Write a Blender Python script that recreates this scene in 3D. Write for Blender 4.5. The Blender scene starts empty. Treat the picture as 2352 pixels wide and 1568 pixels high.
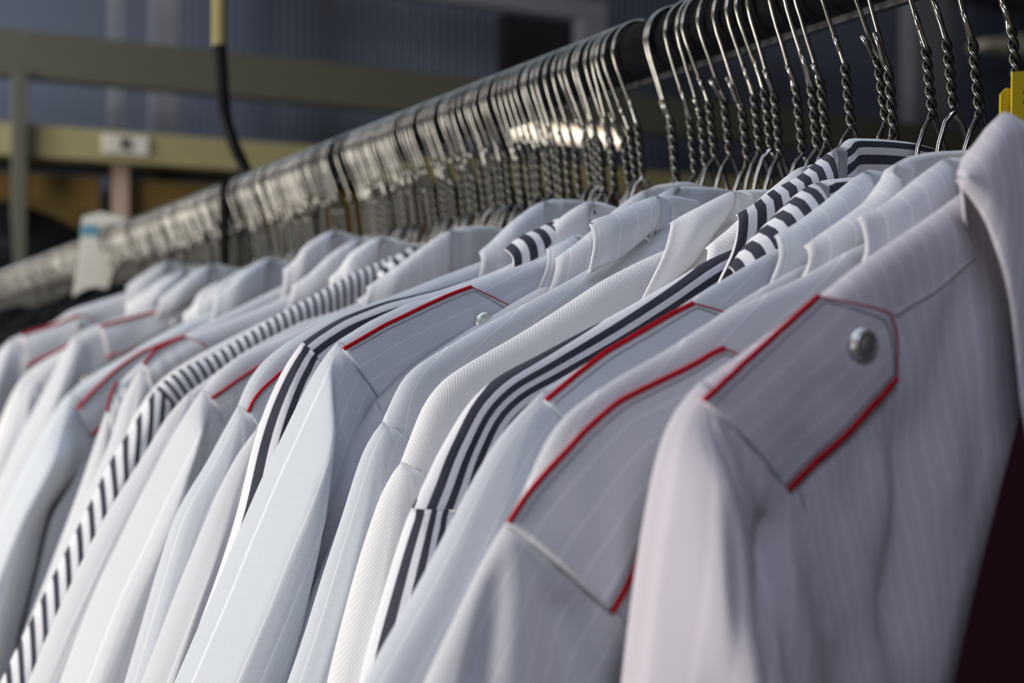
import bpy, math, random
from mathutils import Vector, noise, kdtree
C = bpy.context.scene.collection
# ------------------------------------------------------------------ camera
PSI = 0.483645; PITCH = 0.015987
cam = bpy.data.cameras.new('camera'); cam.lens = 50.0; cam.sensor_width = 36.0; cam.sensor_fit = 'HORIZONTAL'
cam.clip_start = .02; cam.clip_end = 50
co = bpy.data.objects.new('camera', cam); C.objects.link(co)
co.location = (-.428, 0, 1.42); co.rotation_euler = (math.pi/2 + PITCH, 0, -PSI)
cam.dof.use_dof = True; cam.dof.focus_distance = .575; cam.dof.aperture_fstop = 9.0
sc = bpy.context.scene; sc.camera = co
# ------------------------------------------------------------------ world, lights, exposure
sc.view_settings.view_transform = 'Standard'; sc.view_settings.look = 'None'
sc.view_settings.gamma = 1; sc.view_settings.use_curve_mapping = False
sc.view_settings.exposure = 0.0
w = bpy.data.worlds.new('world'); sc.world = w; w.use_nodes = True
w.node_tree.nodes['Background'].inputs[0].default_value = (.62, .74, 1, 1)
w.node_tree.nodes['Background'].inputs[1].default_value = .085
def area(name, loc, target, size, sizey, energy, col):
    l = bpy.data.lights.new(name, 'AREA'); l.shape = 'RECTANGLE'; l.size = size; l.size_y = sizey
    l.energy = energy; l.color = col
    o = bpy.data.objects.new(name, l); C.objects.link(o); o.location = loc
    o.rotation_euler = (Vector(target) - Vector(loc)).to_track_quat('-Z', 'Y').to_euler()
    return o
area('window_light', (-2.3, 1.05, 1.02), (0, .9, 1.35), 1.05, .85, 54, (1, .955, .885))
area('ceiling_light', (-.45, 1.0, 2.75), (-.3, 1.0, 0), .22, 2.6, 15, (.68, .82, 1))
area('rear_fill_light', (-.75, -.75, 2.2), (-.15, .45, 1.38), .8, .4, 7, (.76, .81, 1))  # added bluish fill from behind the camera, lifts the shirt fronts
area('warm_highlight_light', (-1.7, 1.3, 2.6), (0, 1.2, 1.6), .10, 1.4, 15, (1, .84, .58))  # added warm strip that puts golden highlights on the hook bends
area('aisle_light', (-1.4, 2.8, 2.6), (.7, 4.4, 2.1), .5, .5, 20, (.95, .95, 1))

TRACE = {
  'S1': {'y':0.322,'ridge':[[0.1037,1.4723],[0.106,1.4704],[0.1256,1.4594],[0.1436,1.4496],[0.1557,1.4415],[0.1789,1.4273],[0.2002,1.4152]],'outer':[[0.2002,1.4152],[0.2038,1.4129],[0.2071,1.4099],[0.2103,1.4062],[0.2131,1.3998],[0.2152,1.3923],[0.2175,1.3812],[0.2197,1.3709],[0.2215,1.3602],[0.225,1.3353]],'seam':[[0.2002,1.415],[0.1988,1.4102],[0.196,1.4079],[0.1904,1.4024],[0.1813,1.3944],[0.1773,1.3903],[0.1735,1.3839],[0.1719,1.364],[0.1657,1.3475],[0.1602,1.3286]],'yoke':[[0.1374,1.4344],[0.1223,1.4415],[0.1042,1.4529]],'ep':{'up':[[0.2045,1.4104],[0.1929,1.4186],[0.178,1.429],[0.1688,1.4354],[0.163,1.4394]],'tip':[[0.163,1.4394],[0.1419,1.435],[0.14,1.4296],[0.1401,1.4157]],'lo':[[0.1801,1.3857],[0.1674,1.3951],[0.1531,1.4061],[0.1401,1.4157]],'button':[0.1535,1.4255]},'col':{'fold':[[0.1174,1.4754,-0.013],[0.1065,1.4857,-0.011],[0.093,1.4974,-0.008],[0.0836,1.4943,-0.007],[0.0637,1.4898,-0.006],[0.0405,1.4845,-0.005]],'leaf':[[0.1195,1.4741,-0.014],[0.1141,1.4659,-0.016],[0.1102,1.4523,-0.018],[0.1078,1.4376,-0.021],[0.1064,1.3931,-0.026],[0.0956,1.3613,-0.028]]},'cr':[[[[0.2129,1.4051],[0.2151,1.3839],[0.213,1.3607],[0.2089,1.3352]],'g',0.005,0.006,'sleeve'],[[[0.2056,1.4026],[0.2017,1.3833],[0.2003,1.3598],[0.1975,1.3341]],'step',0.008,0.003,'sleeve'],[[[0.1798,1.3835],[0.189,1.3715],[0.1946,1.3617],[0.1979,1.3538],[0.1975,1.3341]],'g',-0.01,0.005,'sleeve'],[[[0.1782,1.3702],[0.1745,1.3519],[0.1708,1.3313]],'g',0.005,0.006,'sleeve'],[[[0.162,1.3815],[0.1534,1.3564],[0.1487,1.329]],'g',0.004,0.006,'body'],[[[0.1384,1.412],[0.1353,1.3803],[0.1404,1.3492]],'g',-0.004,0.008,'body'],[[[0.1216,1.3989],[0.1166,1.3666],[0.1305,1.3357]],'g',0.004,0.01,'body'],[[[0.1467,1.3995],[0.1452,1.3745],[0.1502,1.35]],'g',0.003,0.006,'body']]},
  'S2': {'y':0.354,'ridge':[[0.1171,1.4579],[0.1397,1.4469],[0.1568,1.4405],[0.1791,1.4307],[0.1867,1.4256],[0.2089,1.4153],[0.2247,1.4059],[0.2299,1.4001],[0.2343,1.3926],[0.2371,1.3852],[0.241,1.38],[0.2434,1.3764]],'outer':[[0.2434,1.3764],[0.2449,1.375],[0.25,1.368],[0.2593,1.351],[0.269,1.3336]],'seam':[[0.2434,1.3764],[0.2416,1.3747],[0.2345,1.3696],[0.226,1.3611],[0.2174,1.353],[0.2137,1.3489],[0.2041,1.3268]],'ep':{'up':[[0.2457,1.3762],[0.2396,1.3843],[0.232,1.3927],[0.2231,1.4014],[0.2115,1.4094],[0.2001,1.4142],[0.1922,1.4174],[0.1848,1.4205],[0.1785,1.4239],[0.1753,1.4248]],'tip':[[0.1753,1.4248],[0.1696,1.4226],[0.1542,1.4166],[0.1526,1.4029]],'lo':[[0.2186,1.3509],[0.2104,1.3611],[0.2038,1.3696],[0.1911,1.3775],[0.1723,1.3896],[0.1526,1.4029]],'button':[0.1657,1.4116]},'col':{'fold':[[0.1264,1.465,-0.012],[0.1086,1.4728,-0.01],[0.0946,1.4811,-0.007],[0.0777,1.489,0],[0.0594,1.4906,0.008],[0.0413,1.4897,0.012]],'leaf':[[0.1265,1.4487,-0.012],[0.1115,1.4525,-0.013],[0.1005,1.4571,-0.013],[0.0863,1.4633,-0.012],[0.0706,1.4685,-0.01],[0.0584,1.4724,-0.006]]},'cr':[[[[0.2149,1.4047],[0.2105,1.3872],[0.2091,1.3684]],'step',0.006,0.004,'body'],[[[0.2484,1.3696],[0.2577,1.334]],'g',-0.004,0.004,'sleeve'],[[[0.232,1.3589],[0.225,1.3306]],'g',-0.005,0.006,'sleeve']]},
  'S3': {'y':0.374,'ridge':[[0.1234,1.4525],[0.1414,1.4439],[0.1583,1.4348],[0.1718,1.425],[0.1945,1.4108],[0.2085,1.3996]],'outer':[[0.2085,1.3996],[0.2146,1.3906],[0.2206,1.379],[0.2324,1.3538],[0.2439,1.327]],'seam':[[0.2085,1.3996],[0.1977,1.3847],[0.1882,1.3641],[0.1818,1.3206]],'col':{'fold':[[0.1294,1.4578,-0.01],[0.1138,1.4662,-0.009],[0.0969,1.476,-0.007],[0.0807,1.4892,0],[0.0698,1.4929,0.006],[0.0522,1.4967,0.012],[0.032,1.499,0.014]],'leaf':[[0.1325,1.4455,-0.01],[0.1174,1.4509,-0.011],[0.1006,1.4572,-0.011],[0.0882,1.4636,-0.01],[0.0784,1.4701,-0.008],[0.0644,1.4758,-0.004],[0.0458,1.4834,0.0]]}},
  'S4': {'y':0.394,'ridge':[[0.1193,1.4593],[0.151,1.4431],[0.1594,1.4383],[0.1841,1.4257],[0.2095,1.4119]],'outer':[[0.2095,1.4119],[0.2135,1.408],[0.2218,1.4025],[0.2258,1.3978],[0.2296,1.3919],[0.2326,1.3875],[0.2394,1.3763],[0.2465,1.3639],[0.2552,1.3494],[0.2647,1.3357],[0.2709,1.3259]],'seam':[[0.2095,1.4119],[0.2073,1.4088],[0.2016,1.4035],[0.1919,1.3928],[0.1854,1.38],[0.1821,1.3544],[0.1805,1.3165]],'ep':{'up':[[0.2118,1.4089],[0.1999,1.4172],[0.1891,1.4242],[0.1771,1.4301],[0.1649,1.4362],[0.1557,1.4403]],'tip':[[0.1557,1.4403],[0.1452,1.4377],[0.1281,1.4298],[0.1272,1.4158]],'lo':[[0.187,1.3793],[0.1738,1.3871],[0.1567,1.398],[0.1272,1.4158]],'button':[0.139,1.4267]},'col':{'fold':[[0.1255,1.4629,-0.01],[0.1119,1.4698,-0.009],[0.0996,1.4773,-0.008],[0.09,1.4831,-0.006],[0.0766,1.4898,0],[0.0629,1.4904,0.006],[0.0538,1.4902,0.009]],'leaf':[[0.1292,1.4451,-0.01],[0.1137,1.4492,-0.011],[0.1003,1.4556,-0.011],[0.0916,1.462,-0.01],[0.0818,1.4687,-0.008],[0.07,1.4759,-0.004],[0.0601,1.48,0.0]]}},
  'S5': {'y':0.414,'ridge':[[0.1224,1.4506],[0.1369,1.4417],[0.1553,1.4312],[0.173,1.4224],[0.1918,1.4107],[0.2067,1.4008]],'outer':[[0.2067,1.4008],[0.2123,1.3909],[0.2211,1.3756],[0.2366,1.3444],[0.2487,1.3196]],'seam':[[0.2067,1.4008],[0.1935,1.3846],[0.1834,1.3593],[0.1766,1.3121]],'col':{'fold':[[0.129,1.4537,-0.009],[0.1163,1.4656,-0.009],[0.1046,1.4749,-0.008],[0.0932,1.4834,-0.006],[0.0817,1.4875,0],[0.0616,1.4907,0.006],[0.0486,1.4917,0.009]],'leaf':[[0.1292,1.4422,-0.01],[0.1167,1.4471,-0.011],[0.1031,1.4552,-0.011],[0.0924,1.4635,-0.01],[0.0846,1.4703,-0.008],[0.067,1.4798,-0.002],[0.0549,1.4842,0.002]]}},
  'S6': {'y':0.44,'ridge':[[0.112,1.4601],[0.1335,1.4486],[0.154,1.4384],[0.1716,1.4302],[0.1919,1.4206],[0.2022,1.4164],[0.2108,1.4097],[0.215,1.4055],[0.2192,1.3985],[0.2229,1.3933],[0.2266,1.3877],[0.2297,1.3803],[0.2327,1.3757],[0.2349,1.3717]],'outer':[[0.2349,1.3717],[0.2368,1.368],[0.2402,1.3583],[0.2441,1.3469],[0.2481,1.3348],[0.252,1.3223],[0.2536,1.315]],'seam':[[0.2349,1.3717],[0.2327,1.3707],[0.2263,1.3712],[0.2171,1.3715],[0.2013,1.3575],[0.1928,1.3342],[0.1893,1.3083]],'col':{'fold':[[0.1095,1.4749,-0.013],[0.1013,1.4795,-0.013],[0.089,1.486,-0.009],[0.0767,1.4911,-0.007],[0.0646,1.4982,-0.004],[0.0521,1.5054,-0.001],[0.0411,1.5107,0.004],[0.0205,1.5127,0.01],[-0.0032,1.5136,0.014],[-0.0192,1.5116,0.016]],'leaf':[[0.1209,1.448,-0.0155],[0.1101,1.4483,-0.0155],[0.094,1.4584,-0.0155],[0.0767,1.4684,-0.012],[0.0643,1.4767,-0.01],[0.051,1.4845,-0.006],[0.0399,1.4926,-0.001],[0.0209,1.4964,0.006],[0.0005,1.4999,0.01],[-0.0162,1.5013,0.013]]},'cr':[[[[0.2141,1.4099],[0.2131,1.4023],[0.2146,1.3944],[0.2162,1.3812],[0.2154,1.3717]],'step',0.0015,0.002,'body']]},
  'S7': {'y':0.49,'ridge':[[0.1094,1.4632],[0.1294,1.4539],[0.1488,1.4423],[0.1676,1.4316],[0.1857,1.4224],[0.1976,1.4161],[0.2048,1.4098],[0.2095,1.4025],[0.2123,1.3952],[0.2152,1.3886],[0.2173,1.3836]],'outer':[[0.2173,1.3836],[0.2194,1.3813],[0.2218,1.3789],[0.2244,1.3748],[0.2282,1.3647],[0.232,1.3541],[0.2342,1.3482],[0.2375,1.3371],[0.2413,1.3233],[0.2445,1.3124],[0.2463,1.3044]],'seam':[[0.2173,1.3836],[0.2123,1.3794],[0.2077,1.3771],[0.196,1.3598],[0.1924,1.3265],[0.1942,1.2989]],'col':{'fold':[[0.1038,1.4769,-0.011],[0.0933,1.4822,-0.011],[0.0821,1.4873,-0.009],[0.0726,1.4909,-0.006],[0.0632,1.4933,0],[0.0467,1.4955,0.008],[0.0321,1.4961,0.01],[0.0175,1.495,0.01]],'leaf':[[0.1209,1.4427,-0.012],[0.1081,1.4525,-0.014],[0.0969,1.4599,-0.013],[0.0861,1.4712,-0.01],[0.0752,1.4831,-0.004],[0.0609,1.4823,0.0],[0.0224,1.4845,0.004]]}},
  'S8': {'y':0.524,'ridge':[[0.0735,1.4813],[0.1016,1.4685],[0.1226,1.457],[0.1429,1.4471],[0.1689,1.4345],[0.1878,1.4243],[0.1918,1.422],[0.1985,1.4181],[0.2034,1.4126],[0.2076,1.4038],[0.2109,1.3972]],'outer':[[0.2109,1.3972],[0.2146,1.3939],[0.2183,1.3885],[0.2212,1.3803],[0.2241,1.3716],[0.2267,1.3631],[0.2313,1.3503],[0.2365,1.3361],[0.2409,1.3219],[0.2465,1.3063],[0.2498,1.298]],'seam':[[0.2109,1.3972],[0.2105,1.395],[0.207,1.3927],[0.1991,1.3892],[0.1916,1.3737],[0.1896,1.3386],[0.1953,1.2923]],'col':{'fold':[[0.1208,1.4792,-0.01],[0.1167,1.4814,-0.01],[0.1107,1.4829,-0.009],[0.1013,1.4868,-0.008],[0.0907,1.4909,-0.005],[0.0799,1.4941,0],[0.0664,1.495,0.007],[0.0524,1.4943,0.01]],'leaf':[[0.1229,1.4577,-0.011],[0.1169,1.4614,-0.012],[0.1104,1.4635,-0.012],[0.1039,1.4683,-0.012],[0.0949,1.4754,-0.01],[0.0844,1.4799,-0.006],[0.0712,1.4849,0.0],[0.0591,1.4868,0.004]]}},
  'S9': {'y':0.593,'ridge':[[0.0994,1.4713],[0.1348,1.4589],[0.1562,1.4508],[0.1686,1.4483],[0.1887,1.4393],[0.2036,1.4303]],'outer':[[0.2036,1.4303],[0.2072,1.4275],[0.2111,1.4229],[0.2131,1.4181],[0.2175,1.4115],[0.2213,1.4041],[0.2258,1.3951],[0.2338,1.379],[0.2383,1.3715],[0.2432,1.3588],[0.2505,1.3443],[0.2576,1.326],[0.2659,1.3085],[0.2756,1.287]],'seam':[[0.2036,1.4303],[0.2007,1.4268],[0.1953,1.4199],[0.1887,1.4105],[0.184,1.405],[0.1828,1.4005],[0.1819,1.388],[0.1881,1.3493],[0.2005,1.3115],[0.2146,1.2807]],'ep':{'up':[[0.204,1.4267],[0.1853,1.4372],[0.1652,1.4463],[0.1512,1.4521],[0.1412,1.4556]],'tip':[[0.1412,1.4556],[0.1203,1.4453],[0.1141,1.4396],[0.1152,1.4274]],'lo':[[0.1861,1.4019],[0.1684,1.4075],[0.1423,1.4173],[0.1152,1.4274]],'button':[0.1372,1.439]},'col':{'fold':[[0.1031,1.4736,-0.01],[0.0977,1.4759,-0.01],[0.0906,1.479,-0.008],[0.0819,1.4821,0],[0.0708,1.4816,0.007],[0.0565,1.4807,0.01]],'leaf':[[0.1113,1.4493,-0.011],[0.1035,1.4518,-0.012],[0.0935,1.4562,-0.011],[0.0854,1.4598,-0.006],[0.075,1.4699,0],[0.0602,1.4749,0.004]]},'cr':[[[[0.2086,1.4269],[0.2096,1.4223],[0.2122,1.4102],[0.2159,1.3921],[0.2202,1.3705],[0.2259,1.3468],[0.232,1.3174],[0.2394,1.2849]],'step',0.0272,0.0022,'sleeve']]},
  'S10': {'y':0.628,'ridge':[[0.0991,1.4702],[0.104,1.467],[0.1385,1.4564],[0.1675,1.4497],[0.1886,1.4421],[0.2024,1.4342],[0.2079,1.4301]],'outer':[[0.2079,1.4301],[0.2117,1.4273],[0.2164,1.4186],[0.2212,1.4097],[0.2263,1.3984],[0.231,1.3844],[0.2348,1.3679],[0.2384,1.3524],[0.2434,1.3369],[0.2475,1.3247],[0.2532,1.3104],[0.2649,1.279]],'seam':[[0.2079,1.4301],[0.2055,1.4263],[0.2019,1.4229],[0.1991,1.4196],[0.1937,1.407],[0.1937,1.3867],[0.2064,1.3367],[0.227,1.2751]],'col':{'fold':[[0.107,1.476,-0.01],[0.1027,1.4795,-0.01],[0.0973,1.4831,-0.009],[0.0864,1.4875,-0.008],[0.0758,1.4925,-0.006],[0.065,1.4969,-0.003],[0.0581,1.5004,0],[0.0421,1.5005,0.007],[0.0295,1.5003,0.01]],'leaf':[[0.1039,1.4674,-0.011],[0.095,1.4702,-0.012],[0.0864,1.4742,-0.012],[0.0753,1.4802,-0.01],[0.0629,1.4854,-0.006],[0.0554,1.4883,-0.002],[0.0333,1.4932,0.004]]}},
  'S11': {'y':0.69,'ridge':[[0.1117,1.4656],[0.1368,1.4557],[0.1707,1.4442],[0.1928,1.432],[0.2022,1.4255],[0.2094,1.4185],[0.2152,1.4103],[0.2194,1.3997]],'outer':[[0.2194,1.3997],[0.2223,1.3937],[0.228,1.3852],[0.2362,1.3689],[0.2425,1.361],[0.2512,1.3464],[0.2612,1.3141],[0.2678,1.2912],[0.2747,1.2678]],'seam':[[0.2194,1.3997],[0.2147,1.3957],[0.2109,1.3865],[0.2075,1.3777],[0.2074,1.3407],[0.2249,1.2626]],'ep':{'up':[[0.2172,1.3962],[0.2146,1.402],[0.2106,1.4073],[0.201,1.4157],[0.1829,1.4253],[0.1642,1.4329]],'tip':[[0.1642,1.4329],[0.1523,1.4281],[0.1499,1.4169]],'lo':[[0.2045,1.3781],[0.1875,1.3929],[0.1499,1.4169]],'button':[0.1618,1.4236]}},
  'S12': {'y':0.804,'ridge':[[0.1002,1.4613],[0.1282,1.4503],[0.154,1.4383],[0.1726,1.43],[0.1861,1.4243],[0.1974,1.4155],[0.2057,1.4058]],'outer':[[0.2057,1.4058],[0.212,1.3977],[0.2222,1.3815],[0.2339,1.3583],[0.2416,1.3459],[0.2535,1.3198],[0.2644,1.2988],[0.2761,1.2692],[0.2846,1.2463]],'seam':[[0.2057,1.4058],[0.2014,1.4003],[0.197,1.394],[0.1932,1.3827],[0.1969,1.3415],[0.2119,1.2926],[0.229,1.2405]],'ep':{'up':[[0.2036,1.4005],[0.1892,1.4103],[0.1761,1.4185],[0.1633,1.4246],[0.1474,1.4318]],'tip':[[0.1474,1.4318],[0.1338,1.4268],[0.1325,1.4165]],'lo':[[0.1942,1.383],[0.1685,1.3963],[0.1325,1.4165]],'button':[0.146,1.4229]},'cr':[[[[0.2044,1.3968],[0.2118,1.3797],[0.2216,1.3555],[0.2301,1.3193],[0.2408,1.2838],[0.2502,1.2443]],'step',0.0204,0.0022,'sleeve']]},
  'S13': {'y':0.885,'ridge':[[0.0858,1.4795],[0.1056,1.4678],[0.1341,1.4527],[0.1526,1.441],[0.1795,1.4247],[0.1972,1.4179],[0.2059,1.4117],[0.2129,1.4049]],'outer':[[0.2129,1.4049],[0.2199,1.3953],[0.2265,1.3817],[0.2383,1.3665],[0.2481,1.3448],[0.2644,1.3122],[0.2772,1.2872],[0.2898,1.2618],[0.3027,1.235]],'seam':[[0.2129,1.4049],[0.2042,1.3945],[0.196,1.3808],[0.2013,1.3483],[0.22,1.2954],[0.246,1.2263]],'col':{'fold':[[0.0688,1.4789,-0.01],[0.0635,1.4849,-0.01],[0.0568,1.4904,-0.009],[0.0476,1.4959,-0.006],[0.036,1.5009,0],[0.022,1.4993,0.008],[0.0112,1.4974,0.01]],'leaf':[[0.0679,1.4694,-0.011],[0.0627,1.4723,-0.012],[0.0565,1.4768,-0.012],[0.0478,1.4824,-0.01],[0.0376,1.4895,-0.005],[0.0247,1.4934,0.002],[0.0139,1.4924,0.004]]}},
  'S14': {'y':0.956,'ridge':[[0.0911,1.4741],[0.1259,1.4581],[0.1536,1.4472],[0.1752,1.4378],[0.1975,1.4242],[0.2059,1.4172]],'outer':[[0.2059,1.4172],[0.211,1.4096],[0.2159,1.4016],[0.2204,1.3901],[0.2248,1.3706],[0.2338,1.3502],[0.2459,1.3222],[0.2622,1.278],[0.2807,1.2159]],'seam':[[0.2059,1.4172],[0.2009,1.4102],[0.1951,1.3985],[0.195,1.3722],[0.2121,1.3148],[0.2454,1.2122]],'ep':{'up':[[0.2055,1.4201],[0.2,1.4261],[0.196,1.4305],[0.1855,1.4355],[0.1773,1.4388]],'tip':[[0.1773,1.4388],[0.1648,1.4336],[0.1633,1.4263]],'lo':[[0.1999,1.4016],[0.1854,1.4131],[0.1633,1.4263]]}},
  'S15': {'y':1.166,'ridge':[[0.0404,1.4817],[0.0893,1.4685],[0.124,1.4539],[0.1582,1.4343],[0.1914,1.4127],[0.2121,1.3986]],'outer':[[0.2121,1.3986],[0.2261,1.3818],[0.2343,1.3665],[0.2499,1.3396],[0.2653,1.3077],[0.2841,1.2577],[0.3056,1.177]],'seam':[[0.2121,1.3986],[0.2087,1.385],[0.2028,1.3718],[0.1984,1.356],[0.2138,1.3253],[0.2287,1.3019],[0.2581,1.172]],'ep':{'up':[[0.2095,1.3849],[0.1974,1.3983],[0.1801,1.4152],[0.16,1.4296],[0.1389,1.4382],[0.1218,1.4437],[0.1138,1.4463]],'tip':[[0.1138,1.4463],[0.0992,1.4385],[0.0973,1.4277]],'lo':[[0.1993,1.3633],[0.1564,1.3975],[0.0973,1.4277]],'button':[0.112,1.4366]},'cr':[[[[0.2026,1.36],[0.2153,1.3335],[0.2301,1.3122],[0.2371,1.265],[0.2523,1.2067]],'step',0.017,0.0022,'sleeve']]},
  'S16': {'y':1.35,'ridge':[[0.0146,1.497],[0.0491,1.486],[0.0724,1.4801],[0.1027,1.4741],[0.1543,1.4577],[0.1755,1.4466]],'outer':[[0.1755,1.4466],[0.1844,1.4325],[0.1986,1.4026],[0.2099,1.3812],[0.2249,1.3515],[0.2397,1.3205],[0.258,1.2784],[0.2898,1.139]],'seam':[[0.1755,1.4466],[0.1676,1.4346],[0.1636,1.4144],[0.1713,1.3743],[0.2018,1.2755],[0.2461,1.1345]],'ep':{'up':[[0.1544,1.4555],[0.1297,1.4623],[0.1013,1.4702],[0.0745,1.4777]],'tip':[[0.0745,1.4777],[0.0555,1.4684],[0.0547,1.4559]],'lo':[[0.1475,1.4266],[0.1053,1.4389],[0.0547,1.4559]],'button':[0.0848,1.4589]}},
  'S17': {'y':1.54,'ridge':[[0.0343,1.5082],[0.0812,1.4986],[0.1446,1.4773],[0.1618,1.4624],[0.1866,1.454],[0.2029,1.4466]],'outer':[[0.2029,1.4466],[0.214,1.438],[0.2265,1.4139],[0.2431,1.3696],[0.2634,1.3039],[0.3029,1.1322]],'seam':[[0.2029,1.4466],[0.1925,1.4363],[0.1881,1.4138],[0.2008,1.3689],[0.2214,1.2578],[0.2539,1.0977]],'ep':{'up':[[0.1938,1.4506],[0.1783,1.4562],[0.1614,1.4613],[0.1372,1.4722]],'tip':[[0.1372,1.4722],[0.1215,1.4665],[0.1201,1.455]],'lo':[[0.1894,1.4183],[0.1547,1.4365],[0.1201,1.455]],'button':[0.1371,1.4617]}},
  'S14b': {'y':1.01,'ridge':[[0.0923,1.4767],[0.1252,1.46],[0.1603,1.4422],[0.1851,1.4275],[0.2033,1.4133],[0.2117,1.4006],[0.2164,1.3891]],'outer':[[0.2164,1.3891],[0.2188,1.3825],[0.2328,1.3406],[0.2443,1.3082],[0.2585,1.2704],[0.2836,1.2055]],'seam':[[0.2164,1.3891],[0.2152,1.3824],[0.2116,1.3732],[0.2091,1.3549],[0.2208,1.3099],[0.2496,1.202]],'ep':{'up':[[0.2181,1.3872],[0.2169,1.3923],[0.2155,1.3978],[0.2134,1.4029],[0.2105,1.408]],'tip':[[0.2105,1.408],[0.2051,1.4052],[0.202,1.3976]],'lo':[[0.2109,1.3751],[0.2065,1.3856],[0.202,1.3976]]}},
  'S12b': {'y':0.845,'ridge':[[0.1301,1.4475],[0.147,1.4392],[0.1691,1.4275],[0.188,1.4137],[0.2023,1.4036]],'outer':[[0.2023,1.4036],[0.2117,1.3944],[0.2182,1.3867],[0.2233,1.3765],[0.2357,1.3568],[0.251,1.3333],[0.2642,1.3078],[0.2813,1.2721],[0.2943,1.2392]],'seam':[[0.2023,1.4036],[0.1986,1.3955],[0.1959,1.385],[0.201,1.3382],[0.2293,1.2754],[0.2543,1.2351]]},
  'S10b': {'y':0.66,'ridge':[[0.1589,1.4431],[0.1818,1.4299],[0.1953,1.4203],[0.2063,1.4108],[0.2145,1.3983],[0.2195,1.389]],'outer':[[0.2195,1.389],[0.2244,1.3835],[0.2307,1.3746],[0.2395,1.3576],[0.2476,1.3384],[0.2529,1.3263],[0.2627,1.3022],[0.2737,1.2736]],'seam':[[0.2195,1.389],[0.2171,1.3837],[0.2145,1.3774],[0.2148,1.3441],[0.2338,1.2695]]}
}

# ------------------------------------------------------------------ helpers
def tag(o, label=None, cat=None, group=None, kind=None):
    if label: o['label'] = label
    if cat: o['category'] = cat
    if group: o['group'] = group
    if kind: o['kind'] = kind
    return o
def thing(name, loc, label, cat, group=None):
    o = bpy.data.objects.new(name, None); C.objects.link(o); o.location = loc; o.empty_display_size = .02
    return tag(o, label, cat, group)
def mesh(name, verts, faces, mat, parent=None, uvs=None, smooth=True, origin=None):
    """one mesh object from world-space vertices; origin = where its own origin lies"""
    ob = Vector(origin) if origin is not None else (parent_world(parent) if parent else Vector((0, 0, 0)))
    me = bpy.data.meshes.new(name)
    me.from_pydata([tuple(Vector(v) - ob) for v in verts], [], faces); me.update()
    if uvs:
        l = me.uv_layers.new(name='fabric')
        for lp in me.loops: l.data[lp.index].uv = uvs[lp.vertex_index]
    if smooth: me.polygons.foreach_set('use_smooth', [True]*len(me.polygons))
    me.materials.append(mat)
    o = bpy.data.objects.new(name, me); C.objects.link(o)
    if parent:
        o.parent = parent; o.location = ob - parent_world(parent)
    else: o.location = ob
    return o
def parent_world(p):
    v = Vector(p.location)
    while p.parent: p = p.parent; v = v + Vector(p.location)
    return v
def grid_faces(nr, nc, closed=False, off=0):
    f = []
    for i in range(nr - 1):
        for j in range(nc if closed else nc - 1):
            a = i*nc + j; b = i*nc + (j+1) % nc
            f.append((off+a, off+b, off+b+nc, off+a+nc))
    return f
def tube(pts, rad, n=8, cap=True):
    """swept tube: verts, faces (parallel transport)"""
    P = [Vector(p) for p in pts]; V = []; N = len(P)
    T = [(P[min(i+1, N-1)] - P[max(i-1, 0)]).normalized() for i in range(N)]
    nrm = T[0].orthogonal().normalized()
    for i in range(N):
        nrm = (nrm - T[i]*nrm.dot(T[i])).normalized(); b = T[i].cross(nrm)
        r = rad[i] if isinstance(rad, (list, tuple)) else rad
        for k in range(n):
            a = 2*math.pi*k/n; V.append(P[i] + nrm*(r*math.cos(a)) + b*(r*math.sin(a)))
    F = grid_faces(N, n, True)
    if cap: F += [tuple(range(n-1, -1, -1)), tuple(range((N-1)*n, N*n))]
    return V, F
def boxv(x0, x1, y0, y1, z0, z1):
    v = [(x, y, z) for x in (x0, x1) for y in (y0, y1) for z in (z0, z1)]
    return v, [(0, 1, 3, 2), (4, 6, 7, 5), (0, 4, 5, 1), (2, 3, 7, 6), (0, 2, 6, 4), (1, 5, 7, 3)]
def box(name, x0, x1, y0, y1, z0, z1, mat, parent=None, bevel=.003):
    v, f = boxv(x0, x1, y0, y1, z0, z1)
    c = ((x0+x1)/2, (y0+y1)/2, (z0+z1)/2)
    o = mesh(name, v, f, mat, parent, smooth=False, origin=c)
    if bevel:
        m = o.modifiers.new('bevel', 'BEVEL'); m.width = bevel; m.segments = 2
    return o
def join(*vf):
    V = []; F = []
    for v, f in vf:
        o = len(V); V += list(v); F += [tuple(i+o for i in q) for q in f]
    return V, F
def arclen(P):
    L = [0.0]
    for a, b in zip(P, P[1:]): L.append(L[-1] + math.dist(a, b))
    return L
def resample(P, n, smooth=True):
    """n points along a polyline at equal arc length, lightly smoothed"""
    L = arclen(P); out = []; k = 0
    for i in range(n):
        s = L[-1]*i/(n-1)
        while k < len(L)-2 and L[k+1] < s: k += 1
        t = (s-L[k])/max(1e-9, L[k+1]-L[k]); out.append(tuple(a+(b-a)*t for a, b in zip(P[k], P[k+1])))
    if smooth:
        for _ in range(max(1, n//16)):
            out = [out[0]] + [tuple((a+2*b+c)/4 for a, b, c in zip(out[i-1], out[i], out[i+1])) for i in range(1, n-1)] + [out[-1]]
    return out
def seg_dist(p, a, b):
    ax, ay = a; bx, by = b; dx = bx-ax; dy = by-ay
    t = ((p[0]-ax)*dx+(p[1]-ay)*dy)/max(1e-12, dx*dx+dy*dy); tc = max(0, min(1, t))
    qx = ax+dx*tc; qy = ay+dy*tc; d = math.hypot(p[0]-qx, p[1]-qy)
    return d, (dx*(p[1]-ay)-dy*(p[0]-ax)), tc
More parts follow.
